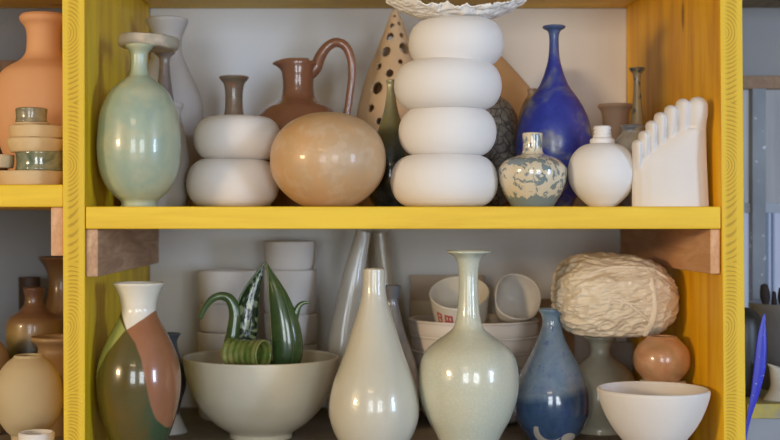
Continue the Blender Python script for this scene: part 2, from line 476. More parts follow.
path = [(309, 76), (315.5, 68), (320, 57), (327, 47), (336, 42.5), (345, 46), (350.5, 57), (352, 72), (350, 92), (347, 112), (341, 130), (334, 138)]
rad = [5.4, 6.2, 5.6, 5.0, 4.7, 4.6, 4.4, 4.0, 3.8, 3.8, 4.4, 5]
link('handle', tube_mesh('handle', [(X(a, Yp)-X(298, Yp), 0, Z(b, Yp)-SHELF) for a, b in path], [r*s for r in rad], 1.15), M_red, pr)

# perforated cone
Yc = .36; s = sc(Yc)
prof = [(9, 1.2), (15, 4.6), (30, 10.5), (43, 15.5), (55, 20), (80, 30), (107, 36.8), (126, 39), (160, 40), (209, 38)]
M_cone = ceramic('tan stoneware', (226, 190, 148), (232, 200, 158), 10, .75, 0, .25, 80)
zt = crom([(R*s, Z(y, Yc)-SHELF) for y, R in prof], 8); zt[-1] = (zt[-1][0], 0)
t = .0045
outl = [(0, zt[0][1]+.001)]+zt+[(zt[-1][0]-t, 0)]+[(r-t, z) for r, z in zt[::-1] if r > t+.002]
outl.append((0, outl[-1][1]))
cone = link('pierced_cone', lathe_mesh('pierced_cone', outl, 96), M_cone)
cone.location = (X(395, Yc), Yc, SHELF)
holes = [(394.3, 17, 1.3), (391.5, 27, 2.4), (399.4, 24.7, 1.8), (389, 38.5, 3.8), (401.7, 37, 2.3), (385, 54, 4.4), (405, 50, 5.3), (378, 69, 2.4), (399.7, 64.6, 2.4), (388.5, 76.5, 3.8),
         (376, 91, 5), (370, 110.7, 2.9), (378, 124, 3.1), (408, 78, 4), (398, 95, 4.5), (412, 100, 3), (390, 112, 3.6)]
cb = bmesh.new()
for hx, hy, hr in holes:
    z = Z(hy, Yc)-SHELF; R = max(r for (r, zz) in zt if abs(zz-z) < .004) if any(abs(zz-z) < .004 for r, zz in zt) else 8*s
    xx = (hx-395)*s; a = math.asin(max(-.95, min(.95, xx/R)))
    d = Vector((math.sin(a), -math.cos(a), 0))
    c = d*R+Vector((0, 0, z))
    mtx = Matrix.Translation(c) @ d.to_track_quat('Z', 'Y').to_matrix().to_4x4()
    bmesh.ops.create_cone(cb, cap_ends=True, segments=24, radius1=hr*s/max(.6, math.cos(a)), radius2=hr*s/max(.6, math.cos(a)), depth=.016, matrix=mtx)
for k in range(26):
    z = .02+.16*random.random(); a = PI*random.random()
    R = min(zt, key=lambda q: abs(q[1]-z))[0]
    if k < 4: z = Z((38.5, 50, 27, 76)[k], Yc)-SHELF; a = (1.9, 1.2, 1.7, 1.5)[k]; R = min(zt, key=lambda q: abs(q[1]-z))[0]
    d = Vector((math.cos(a), math.sin(a), 0)); c = d*R+Vector((0, 0, z))
    mtx = Matrix.Translation(c) @ d.to_track_quat('Z', 'Y').to_matrix().to_4x4()
    rr = min(.006, R*.28)
    bmesh.ops.create_cone(cb, cap_ends=True, segments=20, radius1=rr, radius2=rr, depth=.016, matrix=mtx)
cm = bpy.data.meshes.new('cut'); cb.to_mesh(cm); cb.free()
cut = bpy.data.objects.new('cut', cm); COL.objects.link(cut); cut.location = cone.location
bpy.context.view_layer.update()
md = cone.modifiers.new('holes', 'BOOLEAN'); md.object = cut; md.operation = 'DIFFERENCE'; md.solver = 'EXACT'; md.use_self = True
bake(cone)
bpy.data.objects.remove(cut)
tag(cone, 'tall tan stoneware cone pierced with round holes', 'sculpture')

M_gb = banded('green to black glaze', [(0, (30, 36, 34)), (.42, (52, 60, 52)), (.6, (92, 92, 64)), (.76, (140, 134, 84)), (1, (176, 168, 118))], 0, .168, .02, 22, .2, .8, vary=((96, 104, 106), 26, .5))
pot('slender_bottle', 'small olive and black glazed bottle with thin neck in front of the pierced cone', 'bottle', 391, .2,
    [(80.5, 5), (82.5, 4.8), (85, 4.2), (95, 4.6), (108, 6.6), (120, 10), (133, 14.5), (148, 23), (165, 27.5), (182, 27.5), (198, 22), (208.5, 16)], M_gb, t=.002)

# crumpled dish on the tall stack
Yw = sA
def crumpled():
    s = sc(Yw); nu, nv = 150, 56; verts, faces = [], []
    A = 70*s; B = .043
    for i in range(nu+1):
        u = -1+2*i/nu
        for j in range(nv+1):
            v = -1+2*j/nv
            half = (1-abs(u)**2.6)**.5 if abs(u) < 1 else 0
            edge = 1+.10*noise.noise(Vector((u*9, v*2, 3)))+.05*noise.noise(Vector((u*26, v, 7)))
            x = A*u*(1+.03*noise.noise(Vector((v*4, 1, 5)))); y = B*v*half*edge
            rho = (abs(v)**2)
            z = (9.5*rho*half+19*abs(u)**2.6+ (3.0 if u > 0 else 0)*abs(u)**3)*s
            f = noise.noise(Vector((u*7+v*3, v*5-u*2, 0)))*.0045+noise.noise(Vector((u*22+v*9, v*12, 4)))*.0022+noise.noise(Vector((u*55, v*26, 9)))*.0009
            z += f*(.15+.85*max(abs(v)**1.5, abs(u)**1.3))
            verts.append(Vector((x, y, max(z, 0)+.0012)))
    for i in range(nu):
        for j in range(nv):
            a = i*(nv+1)+j; faces.append((a, a+1, a+nv+2, a+nv+1))
    return mesh_from('crumpled_dish', verts, faces)
M_crump = ceramic('torn porcelain', (238, 228, 214), (244, 240, 234), 20, .6, .1, .9, 90)
o = link('crumpled_dish', crumpled(), M_crump)
md = o.modifiers.new('thick', 'SOLIDIFY'); md.thickness = .0016; md.offset = 1
bpy.context.view_layer.update(); bake(o)
o.data.polygons.foreach_set('use_smooth', [True]*len(o.data.polygons))
o.location = (X(456.5, Yw), Yw, Z(20.5, Yw)-.0002); o.rotation_euler = (0, 0, math.radians(4))
tag(o, 'crumpled feathery white porcelain dish balanced on the tall white stack', 'dish')

# tan slab form, speckled round pot, small bottle
Ys = .40
def slabform():
    s = sc(Ys)
    P = [(474, 209), (541, 209), (534, 93), (527, 84), (503, 57.5), (487, 74)]
    x0 = X(507, Ys)
    vs = []
    for y in (-.03, .03):
        for a, b in P:
            vs.append((X(a, Ys)-x0+(y*.25), y, max(Z(b, Ys)-SHELF, 0)))
    n = len(P)
    fs = [tuple(range(n)), tuple(range(n, 2*n))]+[(k, (k+1) % n, n+(k+1) % n, n+k) for k in range(n)]
    me = mesh_from('slab_form', vs, fs, False)
    bm = bmesh.new(); bm.from_mesh(me); bmesh.ops.bevel(bm, geom=list(bm.edges), offset=.002, segments=2, affect='EDGES'); bm.to_mesh(me); bm.free()
    return me
o = link('slab_form', slabform(), ceramic('brown slab clay', (186, 150, 114), (196, 162, 124), 10, .8, 0, .2))
o.location = (X(507, Ys), Ys, SHELF)
tag(o, 'tan slab-built form with a pointed top behind the white stack and blue bottle', 'sculpture')
M_crack = None
def crackle():
    m, nt, b = new_mat('smoked crackle'); v = coords(nt)
    mp = N(nt, 'ShaderNodeVectorMath', operation='ADD'); nt.links.new(v, mp.inputs[0])
    ns = N(nt, 'ShaderNodeTexNoise'); nt.links.new(v, ns.inputs[0]); ns.inputs['Scale'].default_value = 40
    sclv = N(nt, 'ShaderNodeVectorMath', operation='SCALE'); nt.links.new(ns.outputs['Color'], sclv.inputs[0]); sclv.inputs['Scale'].default_value = .02
    nt.links.new(sclv.outputs[0], mp.inputs[1])
    vo = N(nt, 'ShaderNodeTexVoronoi', feature='DISTANCE_TO_EDGE'); nt.links.new(mp.outputs[0], vo.inputs[0]); vo.inputs['Scale'].default_value = 70
    base = ramp(nt, noise_tex(nt, v, 35, 5, .7, 1), [(.35, lin((92, 88, 84))), (.62, lin((164, 158, 148)))])
    col = mix(nt, ramp(nt, vo.outputs[0], [(.02, BW(.85)), (.09, BW(0))]), base, lin((58, 54, 54)))
    setc(nt, b, col); b.inputs['Roughness'].default_value = .5; return m
pot('speckled_pot', 'round grey smoke-mottled pot half hidden behind the tall white stack', 'pot', 487, .27,
    [(94, 9), (96, 12), (103, 22), (115, 29), (135, 33), (155, 33.5), (175, 31), (192, 24), (209, 16)], crackle())
pot('small_bottle', 'small grey bottle with dark mouth just left of the blue bottle neck', 'bottle', 532.5, .32,
    [(89.5, 5.5), (92, 5), (96, 5.6), (110, 12), (135, 15), (209, 12)], M_mush, t=.002)

def blue_glaze():
    m, nt, b = new_mat('cobalt glaze'); v = coords(nt); s_ = sep(nt, v)
    n = noise_tex(nt, v, 22, 4, .55, .4)
    col = ramp(nt, n, [(.36, lin((46, 58, 160))), (.52, lin((60, 76, 184))), (.575, lin((92, 104, 176))), (.64, lin((140, 144, 168)))])
    top = ramp(nt, math_(nt, 'ADD', s_[2], math_(nt, 'MULTIPLY', n, .03)), [(.215, BW(0)), (.255, BW(.65))])
    col = mix(nt, top, col, lin((110, 138, 170)))
    setc(nt, b, col); b.inputs['Roughness'].default_value = .38; b.inputs['Coat Weight'].default_value = .35; b.inputs['Coat Roughness'].default_value = .15
    bump(nt, b, noise_tex(nt, v, 60, 3), .2, .001)
    return m
pot('cobalt_bottle', 'tall cobalt blue bottle with very slender neck and flared lip', 'bottle', 554, .2,
    [(27, 11.5), (28.5, 10.5), (31, 6.5), (36, 4.9), (45, 4.7), (58, 5.7), (70, 8.5), (80, 12), (88, 16), (100, 24.5), (112, 31), (127, 36), (145, 38), (165, 36), (185, 29), (200, 21), (208.5, 18)], blue_glaze(), t=.003)

def crystal():
    m, nt, b = new_mat('crystalline glaze'); v = coords(nt)
    n = noise_tex(nt, v, 95, 3, .55, 1.0)
    s_ = sep(nt, v)
    hz = ramp(nt, s_[2], [(.006, BW(.35)), (.016, BW(0)), (.05, BW(0)), (.058, BW(.12)), (.062, BW(.0))])
    f = math_(nt, 'ADD', n, hz)
    col = ramp(nt, f, [(.51, lin((212, 198, 170))), (.57, lin((122, 134, 134)))])
    setc(nt, b, col); b.inputs['Roughness'].default_value = .2; b.inputs['Coat Weight'].default_value = .8; b.inputs['Coat Roughness'].default_value = .04
    return m
pot('squat_bottle', 'squat cream bottle mottled with grey blue crystals, short thick neck', 'bottle', 532.5, .065,
    [(134, 10.3), (137, 10), (146, 9.6), (151.5, 10.2), (154.5, 12.5), (156.3, 18), (159.5, 26), (164, 31), (168.5, 33.6), (174, 34), (183, 32.8), (192, 29.5), (200, 25), (208, 20.5)], crystal(), t=.003)
pot('stepped_bottle', 'white ball-shaped bottle with a short stepped ribbed neck', 'bottle', 602.3, .065,
    [(127, 8.3), (128.5, 8.9), (130.5, 8.2), (132, 8.9), (133.8, 8.3), (135.5, 9.1), (137.5, 9.3), (139, 11.6), (141, 12.4), (143.5, 12.5), (144.6, 17), (147, 22), (151, 26.6), (156, 30.2), (162, 32.8), (172, 34.3), (183, 32.5), (193, 27), (201, 19.5), (208, 12)], M_white, t=.0025)

# many-toed foot
def foot():
    Yf = .036; s = sc(Yf); x0 = X(671, Yf)
    bm = bmesh.new()
    def ell(px, py, y, rx, ry, rz, rot=0):
        mt = Matrix.Translation((X(px, Yf)-x0, y, Z(py, Yf)-SHELF)) @ Matrix.Rotation(rot, 4, 'Y') @ Matrix.Diagonal((rx*s, ry, rz*s, 1))
        bmesh.ops.create_icosphere(bm, subdivisions=3, radius=1, matrix=mt)
    toes = [(635.8, 140, 4.2, 30), (642.3, 131, 4.4, 32), (649.7, 121, 4.8, 34), (658.7, 112.5, 5.5, 34), (669.3, 105.5, 6.1, 34), (681.3, 99, 6.9, 34), (696, 97.3, 10.6, 28)]
    for k, (px, py, r, L) in enumerate(toes):
        an = -.16+.026*k
        for q in range(26):
            f = q/25; d = f*L
            fat = 1.0 if q < 6 else 1.0-.06*math.sin(PI*min(1, (q-6)/12))
            ell(px-d*an*.35, py+r+d, -.005+.016*f*f, r*fat, .0145, r*1.05)
    def top(x): return 171-(x-632)*.50          # where the clefts between the toes end
    for q in range(70):
        f = q/69; y = 132+(216-132)*f
        xl = max(632.2+(0 if y > 160 else (160-y)*1.5), 632.2)
        xr = 706+4*max(0, (y-120)/90)
        if xr-xl < 8: continue
        ell((xl+xr)/2, y, .003, (xr-xl)/2, .019+.006*f, 5)
    me = bpy.data.meshes.new('foot_sculpture'); bm.to_mesh(me); bm.free()
    o = link('foot_sculpture', me, M_bisque)
    md = o.modifiers.new('r', 'REMESH'); md.mode = 'VOXEL'; md.voxel_size = .0011
    md = o.modifiers.new('s', 'SMOOTH'); md.factor = .5; md.iterations = 14
    bpy.context.view_layer.update(); bake(o)
    me = o.data
    if not me.materials: me.materials.append(M_bisque)
    for v in me.vertices: v.co.z = max(v.co.z, 0)
    me.polygons.foreach_set('use_smooth', [True]*len(me.polygons))
    o.location = (x0, Yf, SHELF)
    tag(o, 'white bisque sculpture of an upright foot with many toes', 'sculpture')
foot()
M_pat = ceramic('brushed blue on buff', (190, 172, 134), (176, 158, 124), 20, .35, .5, .1)
def patterned(name, c1, c2, ink, sca, lo, hi):
    m, nt, b = new_mat(name); v = coords(nt)
    base = ramp(nt, noise_tex(nt, v, 20, 4), [(.35, lin(c1)), (.65, lin(c2))])
    f = ramp(nt, noise_tex(nt, v, sca, 2, .5, .9), [(lo, BW(0)), (hi, BW(.85))])
    setc(nt, b, mix(nt, f, base, lin(ink))); b.inputs['Roughness'].default_value = .3; b.inputs['Coat Weight'].default_value = .5
    return m
pot('bud_vase', 'thin buff bud vase with blue brush marks, tallest in the right corner', 'vase', 637, .30,
    [(68.5, 8), (70.5, 7), (74, 4.4), (82, 3.5), (95, 4), (108, 5), (122, 6.5), (140, 9), (170, 10.5), (209, 9)],
    patterned('blue brushed buff', (178, 160, 120), (190, 172, 132), (66, 86, 104), 75, .55, .6), t=.002)
pot('flared_cup', 'buff pink cup with flared rim at the back right of the upper shelf', 'cup', 615.5, .37,
    [(105.5, 17.5), (107.5, 17), (111, 14.5), (118, 13), (135, 12.5), (160, 13.5), (209, 12)], ceramic('pinkish buff clay', (196, 164, 136), (204, 172, 144), 10, .75))
pot('blue_grey_jar', 'blue grey brushed jar with buff rim behind the foot sculpture', 'jar', 633, .2,
    [(126, 12.3), (127.5, 12.6), (131, 11.3), (134, 12), (139, 16.5), (147, 19.8), (165, 20.5), (185, 18), (208.5, 13)],
    patterned('blue brushed white', (150, 150, 146), (170, 168, 160), (98, 110, 132), 30, .46, .6), t=.003)

# ------------------------------------------------------------------ lower middle shelf
def tri():
    """three glazes poured over each other, in the vase's own coordinates"""
    Y = .055; s = sc(Y); m, nt, b = new_mat('poured glazes'); v = coords(nt); S = sep(nt, v)
    xpx = math_(nt, 'DIVIDE', S[0], s)                                  # across, in units of the drawing
    wob = math_(nt, 'MULTIPLY', math_(nt, 'SUBTRACT', noise_tex(nt, v, 30, 2), .5), 2.5)
    xpx = math_(nt, 'ADD', xpx, wob)
    hpx = math_(nt, 'DIVIDE', S[2], s)                                  # height above base
    base_y = PY+(H-LOW)/s
    def curve(pts):
        """(y, x) pairs -> x on this boundary for the shaded height"""
        lo, hi = -60.0, 60.0
        h0, h1 = 0.0, base_y-270
        t = math_(nt, 'DIVIDE', hpx, h1, True)
        st = sorted([((base_y-y)/h1, (x-lo)/(hi-lo)) for y, x in pts])
        st = [(max(0, min(1, p)), BW(q)) for p, q in st]
        g_ = ramp(nt, t, st)
        return math_(nt, 'ADD', math_(nt, 'MULTIPLY', g_, hi-lo), lo)
    def right_of(pts, soft=.9): return ramp(nt, math_(nt, 'ADD', math_(nt, 'MULTIPLY', math_(nt, 'SUBTRACT', xpx, curve(pts)), .5/soft), .5), [(0, BW(0)), (1, BW(1))])
    n = noise_tex(nt, v, 16, 4, .6, .8)
    white = lin((232, 224, 208))
    olive = ramp(nt, n, [(.35, lin((96, 78, 36))), (.6, lin((84, 78, 42))), (.75, lin((106, 86, 38)))])
    olive = mix(nt, ramp(nt, math_(nt, 'ADD', S[0], math_(nt, 'MULTIPLY', n, .02)), [(.022, BW(0)), (.034, BW(.65))]), olive, lin((44, 84, 62)))
    green = ramp(nt, n, [(.3, lin((164, 170, 100))), (.7, lin((146, 158, 92)))])
    pink = ramp(nt, n, [(.3, lin((152, 98, 66))), (.7, lin((164, 112, 80)))])
    # light green left of the olive pour
    c = mix(nt, right_of([(300, -30), (328, -9), (340, -19), (352, -28), (368, -36), (385, -41), (400, -48)]), green, olive)
    # white triangle at the neck: right of a falling line, left of the pink edge
    wl = right_of([(285, -45), (300, -21), (328, -7.5), (333, 60)])
    c = mix(nt, wl, c, white)
    pk = right_of([(283, 60), (309, 19), (318, 7), (328, -8.2), (340, 2), (355, 8.5), (375, 13), (400, 17.5), (415, 22), (425, 30), (432, 60)])
    c = mix(nt, pk, c, pink)
    setc(nt, b, c)
    rough = math_(nt, 'SUBTRACT', .42, 0)
    neck = ramp(nt, hpx, [(0, BW(0)), (1, BW(1))])
    b.inputs['Roughness'].default_value = .22
    b.inputs['Coat Weight'].default_value = .7; b.inputs['Coat Roughness'].default_value = .03
    bump(nt, b, noise_tex(nt, v, 26, 2), .12, .001)
    return m
pot('poured_glaze_vase', 'white necked vase with olive, light green and terracotta poured glazes', 'vase', 138.7, .055,
    [(283.5, 25.8), (285, 25.2), (290, 22.3), (297, 19.3), (304, 17.8), (311, 17.6), (320, 21), (331, 27.2), (345, 34), (360, 39.6), (375, 42), (390, 41.8), (405, 39.5), (420, 36), (437, 30), (452, 24.5), (462, 22)], tri(), LOW, t=.003)
M_cream = ceramic('cream glaze', (216, 206, 180), (226, 216, 192), 8, .28, .4, .04, 40)
pot('large_bowl', 'large cream glazed bowl holding the green leaf sculpture', 'bowl', 261, .23,
    [(357.5, 78), (362, 77.5), (372, 75.7), (383, 72.7), (395, 68), (405, 62), (415, 54), (423, 45), (429, 36), (431.5, 32), (434, 31.2), (437, 31)], M_cream, LOW, t=.0045)

# green leaf sculpture
Yg = .215; bs_z = LOW+.012
gs = empty('leaf_sculpture', (X(262, Yg), Yg, bs_z))
tag(gs, 'dark green glazed leaf pod sculpture standing in the cream bowl', 'sculpture')
def gp(px, py, dy=0): return (X(px, Yg)-X(262, Yg), dy, Z(py, Yg)-bs_z)
s = sc(Yg)
M_leaf = banded('leaf green glaze', [(0, (34, 56, 30)), (.5, (56, 84, 46)), (1, (74, 98, 56))], 0, .22, .03, 30, .25, .7, vary=((96, 112, 62), 40, .5))
M_leafd = None
def cells():
    m, nt, b = new_mat('dark green with pale cells'); v = coords(nt)
    mp = N(nt, 'ShaderNodeMapping'); nt.links.new(v, mp.inputs[0]); mp.inputs['Scale'].default_value = (1, .2, .75)
    vo = N(nt, 'ShaderNodeTexVoronoi', feature='DISTANCE_TO_EDGE'); nt.links.new(mp.outputs[0], vo.inputs[0]); vo.inputs['Scale'].default_value = 105
    S = sep(nt, v)
    f = ramp(nt, vo.outputs[0], [(.16, BW(0)), (.24, BW(.8))])
    col = mix(nt, f, lin((26, 52, 30)), lin((150, 166, 124)))
    setc(nt, b, col); b.inputs['Roughness'].default_value = .2; b.inputs['Coat Weight'].default_value = .7
    bump(nt, b, vo.outputs[0], .5, .002); return m
def gsecs(rows, dy, k=.55): return [gp(c, y, dy(y) if callable(dy) else dy)+(w_*s, w_*s*k) for y, c, w_ in rows]
o = link('tall_leaf', loft_mesh('tall_leaf', gsecs([(262, 265.5, .6), (268, 268, 2), (276, 271.5, 4.5), (290, 276.8, 8.6), (305, 281, 12), (320, 284, 14.6), (335, 286, 16.2), (350, 286.8, 16.4), (365, 285, 15), (385, 279, 11), (405, 272, 7), (420, 268, 5)], .0, .75)), M_leaf, gs)
o = link('leaf_rib', tube_mesh('leaf_rib', [gp(a, y, d) for y, a, d in ((262, 266, -.001), (275, 268, -.003), (290, 268.6, -.005), (310, 270, -.008), (335, 271.5, -.009), (360, 273, -.009))], [.7*s]*6, 1), plain('olive glaze edge', (128, 126, 70), .3), gs)
o = link('leaf_rib', tube_mesh('leaf_rib', [gp(a, y, d) for y, a, d in ((262, 266, -.001), (276, 275, -.0045), (295, 284, -.010), (315, 290, -.0145), (340, 294, -.0165), (365, 292, -.016))], [.5*s]*6, 1), plain('olive glaze rib', (96, 108, 58), .3), gs)
link('speckled_leaf', loft_mesh('speckled_leaf', gsecs([(264, 263.5, .5), (270, 260.5, 2.6), (278, 257, 5.2), (290, 252, 8), (305, 248.5, 10.4), (320, 246.5, 11.2), (335, 245.5, 11.6), (355, 247, 11), (385, 255, 9), (420, 262, 6)], .004, .5)), cells(), gs)
link('leaf_rib', tube_mesh('leaf_rib', [gp(a, y, d) for y, a, d in ((263, 264.5, 0), (272, 257.5, 0), (283, 249, 0), (297, 240.5, 0), (312, 236, 0), (335, 234, 0), (360, 236, 0))], [1.2*s]*7, 1), M_leaf, gs)
o = link('curled_leaf', tube_mesh('curled_leaf', [gp(a, y, 0) for a, y in ((200, 318.5), (205.5, 307), (213, 298.5), (222, 296), (230.5, 300), (235, 313), (233.5, 332), (231, 352), (236, 378), (250, 402), (262, 418))],
        [2.0*s, 2.8*s, 3.6*s, 4.2*s, 5.2*s, 6*s, 7*s, 8.4*s, 8*s, 7*s, 6*s], .8), M_leaf, gs)
link('leaf_tip', tube_mesh('leaf_tip', [gp(a, y, 0) for a, y in ((293, 326), (296, 313), (299, 306), (303.5, 302.8), (309.5, 302.5))], [4*s, 3.6*s, 2.8*s, 2*s, 1.2*s], .8), M_leaf, gs)
# ribbed open tube
def ribtube():
    r = 14.8*s; L = 40*s; prof = []
    n = 40
    for k in range(n+1):
        f = k/n
        prof.append((r*(1-.10*math.sin(PI*f))+.0006*math.sin(f*2*PI*6), L*f))
    inner = [(q[0]-.0028, q[1]) for q in prof[::-1]]
    me = lathe_mesh('ribbed_tube', prof+inner+[prof[0]], 56)
    return me
M_tube = ceramic('bright green glaze', (96, 122, 52), (164, 162, 96), 34, .18, .9, .3, 50)
o = link('ribbed_tube', ribtube(), M_tube, gs)
o.location = Vector(gp(232, 350.5, -.026)); o.rotation_euler = (0, PI/2, math.radians(-30))
link('base', loft_mesh('base', [gp(262, 418)+(.016, .014), gp(262, 412)+(.02, .018), gp(262, 395)+(.015, .015), gp(260, 372)+(.012, .012)]), M_leaf, gs)
for ch in gs.children:
    pass

# stacks of pale cups
def cup(label, cx, Y, ytop, ybot, R, base, group, mat=None, chip=0):
    s = sc(Y); h = (ybot-ytop)*s; r = R*s
    pts = crom([(r, h), (r*.995, h*.8), (r*.985, h*.5), (r*.97, h*.22), (r*.93, h*.06), (r*.88, 0)], 4)
    def wp(v):
        if chip and v.z > h*.85 and abs(math.atan2(v.y, v.x)+chip) < .09: return v-Vector((0, 0, .005))
        return v
    o = link('stacked_cup', lathe_mesh('stacked_cup', pot_profile(pts, .003, h*.8), 64, wp), mat or M_greywhite)
    o.location = (X(cx, Y), Y, base); tag(o, label, 'cup', group)
Yl, Yr = .40, .43
def stack(cx, Y, rows, group, labs, R):
    z = LOW
    sY = sc(Y)
    rows = rows[::-1]
    for (y0, y1, dx, rr), lab in zip(rows, labs[::-1]):
        cup(lab, cx+dx, Y, y0, y1, R+rr, z, group); z += (y1-y0)*sY+.0013
base_l = PY+(H-LOW)/sc(Yl); base_r = PY+(H-LOW)/sc(Yr)
stack(227, Yl, [(271, 303, 0, 0), (303.8, 331, .5, -.8), (331.8, 360, 0, 0), (360.8, 388, 0, -.5), (389, base_l, 0, -.5)], 'left stack of pale straight cups',
      ['top cup of the left stack of pale unglazed cups behind the green sculpture', 'second cup from the top in the left stack of pale unglazed cups',
       'third cup from the top in the left stack of pale unglazed cups', 'fourth cup down in the left stack, mostly behind the cream bowl', 'bottom cup of the left stack of pale cups'], 29.5)
stack(290, Yr, [(242, 269.5, -.5, -.5), (270.3, 313, 0, 0), (313.8, 343, 1, 0), (343.8, 372, .5, 0), (373, base_r, 0, 0)], 'right stack of pale straight cups',
      ['top cup of the taller right stack of pale cups, near the shelf above', 'second cup from the top in the right stack of pale cups, rim chipped',
       'third cup from the top in the right stack of pale unglazed cups', 'fourth cup down in the right stack beside the cream bowl', 'bottom cup of the right stack of pale cups'], 26.5)

M_gglaze = ceramic('pale grey glaze', (204, 198, 186), (214, 206, 192), 18, .26, .5, .35, 40)
M_gglaze2 = ceramic('warm grey glaze', (206, 196, 178), (190, 180, 162), 14, .26, .5, .35, 40)
def bent(name, label, Y, pts, rad, mat):
    s = sc(Y); zb = LOW
    x0 = X(pts[-1][0], Y)
    P = [(X(a, Y)-x0, 0, Z(b, Y)-zb) for a, b in pts]
    P[-1] = (0, 0, rad[-1]*s*.25)
    me = tube_mesh(name, P, [r*s for r in rad], 1, 40, 7, (0, 1, 0))
    for v in me.vertices: v.co.z = max(v.co.z, 0)
    o = link(name, me, mat); o.location = (x0, Y, zb)
    # a dark mouth: sink the top cap into the neck
    top = Vector(P[0]); d = (Vector(P[0])-Vector(P[1])).normalized()
    far = max(me.vertices, key=lambda v: (v.co-top).dot(d)); far.co = top-d*.012
    tag(o, label, 'vase'); return o
bent('leaning_tube_vase', 'pale grey tubular vase leaning right between the cream bowl and ivory teardrop vase', .37,
     [(363.5, 231.5), (362, 238), (357.5, 258), (353.5, 277), (350, 296), (345.5, 320), (342, 350), (340.5, 385), (340.5, 421)], [7.6, 7.9, 9.4, 11, 12.4, 13.3, 14.5, 15, 12], M_gglaze)
bent('leaning_tube_vase', 'pale grey tubular vase standing upright just behind the neck of the ivory teardrop vase', .43,
     [(380.5, 232.5), (381, 238), (383.5, 258), (385.8, 284), (388, 320), (390, 360), (391, 390), (391, 414)], [7.5, 7.6, 7.9, 8.2, 10, 12, 13, 11], M_gglaze2)
M_slate = banded('slate over brown glaze', [(0, (120, 100, 80)), (.5, (130, 112, 92)), (.72, (112, 108, 104)), (1, (98, 104, 112))], 0, .2, .03, 26, .3, .6, vary=((150, 136, 116), 34, .6))
pot('slate_vase', 'slate grey and brown vase squeezed between the teardrop vase and the bowl stack', 'vase', 391.5, .3,
    [(286, 9.5), (288, 9), (300, 6.8), (312, 8.5), (330, 13), (350, 20), (370, 26), (395, 28), (415, 24), (428, 20)], M_slate, LOW, t=.0025)

M_ivory = ceramic('ivory crackle glaze', (200, 192, 170), (206, 200, 184), 10, .28, .55, .25, 200, fine=(200, 196, 176), fine_amt=.35, fine_scale=260)
pot('teardrop_vase', 'ivory teardrop vase with a straight narrow neck and swelling base', 'vase', 374, .075,
    [(269.5, 11), (271, 11.2), (282, 11.3), (292, 12), (302, 13.8), (315, 17.5), (330, 22.5), (345, 27), (358, 31.5), (370, 36), (383, 40.8), (396, 43.8), (408, 45), (420, 44), (432, 40), (443, 34), (452, 27), (458, 23)], M_ivory, LOW, t=.003)
M_mint = ceramic('pale mint crackle glaze', (204, 200, 174), (190, 198, 184), 9, .22, .6, .25, 220, fine=(208, 208, 188), fine_amt=.7, fine_scale=380)
pot('long_neck_vase', 'pale mint glazed vase with wide lip, long neck and round body', 'vase', 468.5, .08,
    [(251.5, 21.8), (252.8, 21.5), (255, 17), (259, 12.5), (266, 10.3), (278, 9.6), (295, 10), (310, 11), (320, 12.5), (328, 15.5), (335, 23.5), (341, 32), (349, 41), (359, 47), (373, 49.7), (388, 49.6), (402, 47.2), (418, 41.5), (433, 33.5), (446, 27.5), (457, 25)], M_mint, LOW, t=.003)

# nested shallow bowls and what lies on them
Yb = .355; sY = sc(Yb); n = 6; stp = 15.0
base_b = PY+(H-LOW)/sY
M_bowl = ceramic('white glazed bowl', (224, 214, 206), (229, 220, 212), 10, .45, .2, .05)
ord_ = ['bottom bowl', 'second bowl from the bottom', 'third bowl from the bottom', 'third bowl from the top', 'second bowl from the top', 'topmost bowl']
for k in range(n):
    R = (65, 64.6, 63.4, 61.4, 59, 56)[n-1-k]
    hb = (base_b-(319+(n-1)*stp))*sY
    pts = crom([(R*sY, hb), (R*sY*1.0, hb*.97), (R*sY*.985, hb*.90), (R*sY*.985, hb*.6), (R*sY*.955, hb*.44), (R*sY*.85, hb*.2), (R*sY*.6, hb*.03), (R*sY*.42, 0)], 5)
    o = link('nested_bowl', lathe_mesh('nested_bowl', pot_profile(pts, .0028), 72), M_bowl)
    o.location = (X(475-(1.2 if k % 2 else 0), Yb), Yb, LOW+k*stp*sY)
    tag(o, ord_[k]+' of the nested white bowls behind the long necked vase', 'bowl', 'nested white bowls')
bowl_top = Z(319, Yb)
# cup with red stamp, tilted towards the room
Yk = .335; s = sc(Yk)
ck = empty('stamped_cup', (X(461, Yk), Yk, Z(326, Yk)))
tag(ck, 'wide white cup with red printed marks tilted on the nested bowls', 'cup')
pts = crom([(29.5*s, 40*s), (29*s, 36*s), (27.5*s, 22*s), (25*s, 8*s), (19*s, 1*s), (15*s, 0)], 6)
o = link('body', lathe_mesh('body', pot_profile(pts, .0022), 80), ceramic('ivory porcelain', (216, 208, 192), (222, 214, 200), 8, .3, .4, .03), ck)
M_redmark = plain('red print', (186, 84, 84), .4)
def on_cup(a, h, wd, ht):
    """small patch lying on the cup's wall"""
    vs, fs = [], []
    nn = 5
    for i in range(nn):
        for j in (0, 1):
            hh = (h+j*ht)*s
            R_ = min(pts, key=lambda q: abs(q[1]-hh))[0]+.0003
            aa = a+(i/(nn-1)-.5)*wd
            vs.append((R_*math.sin(aa), -R_*math.cos(aa), hh))
    for i in range(nn-1): fs.append((i*2, i*2+2, i*2+3, i*2+1))
    return vs, fs
V, F = [], []
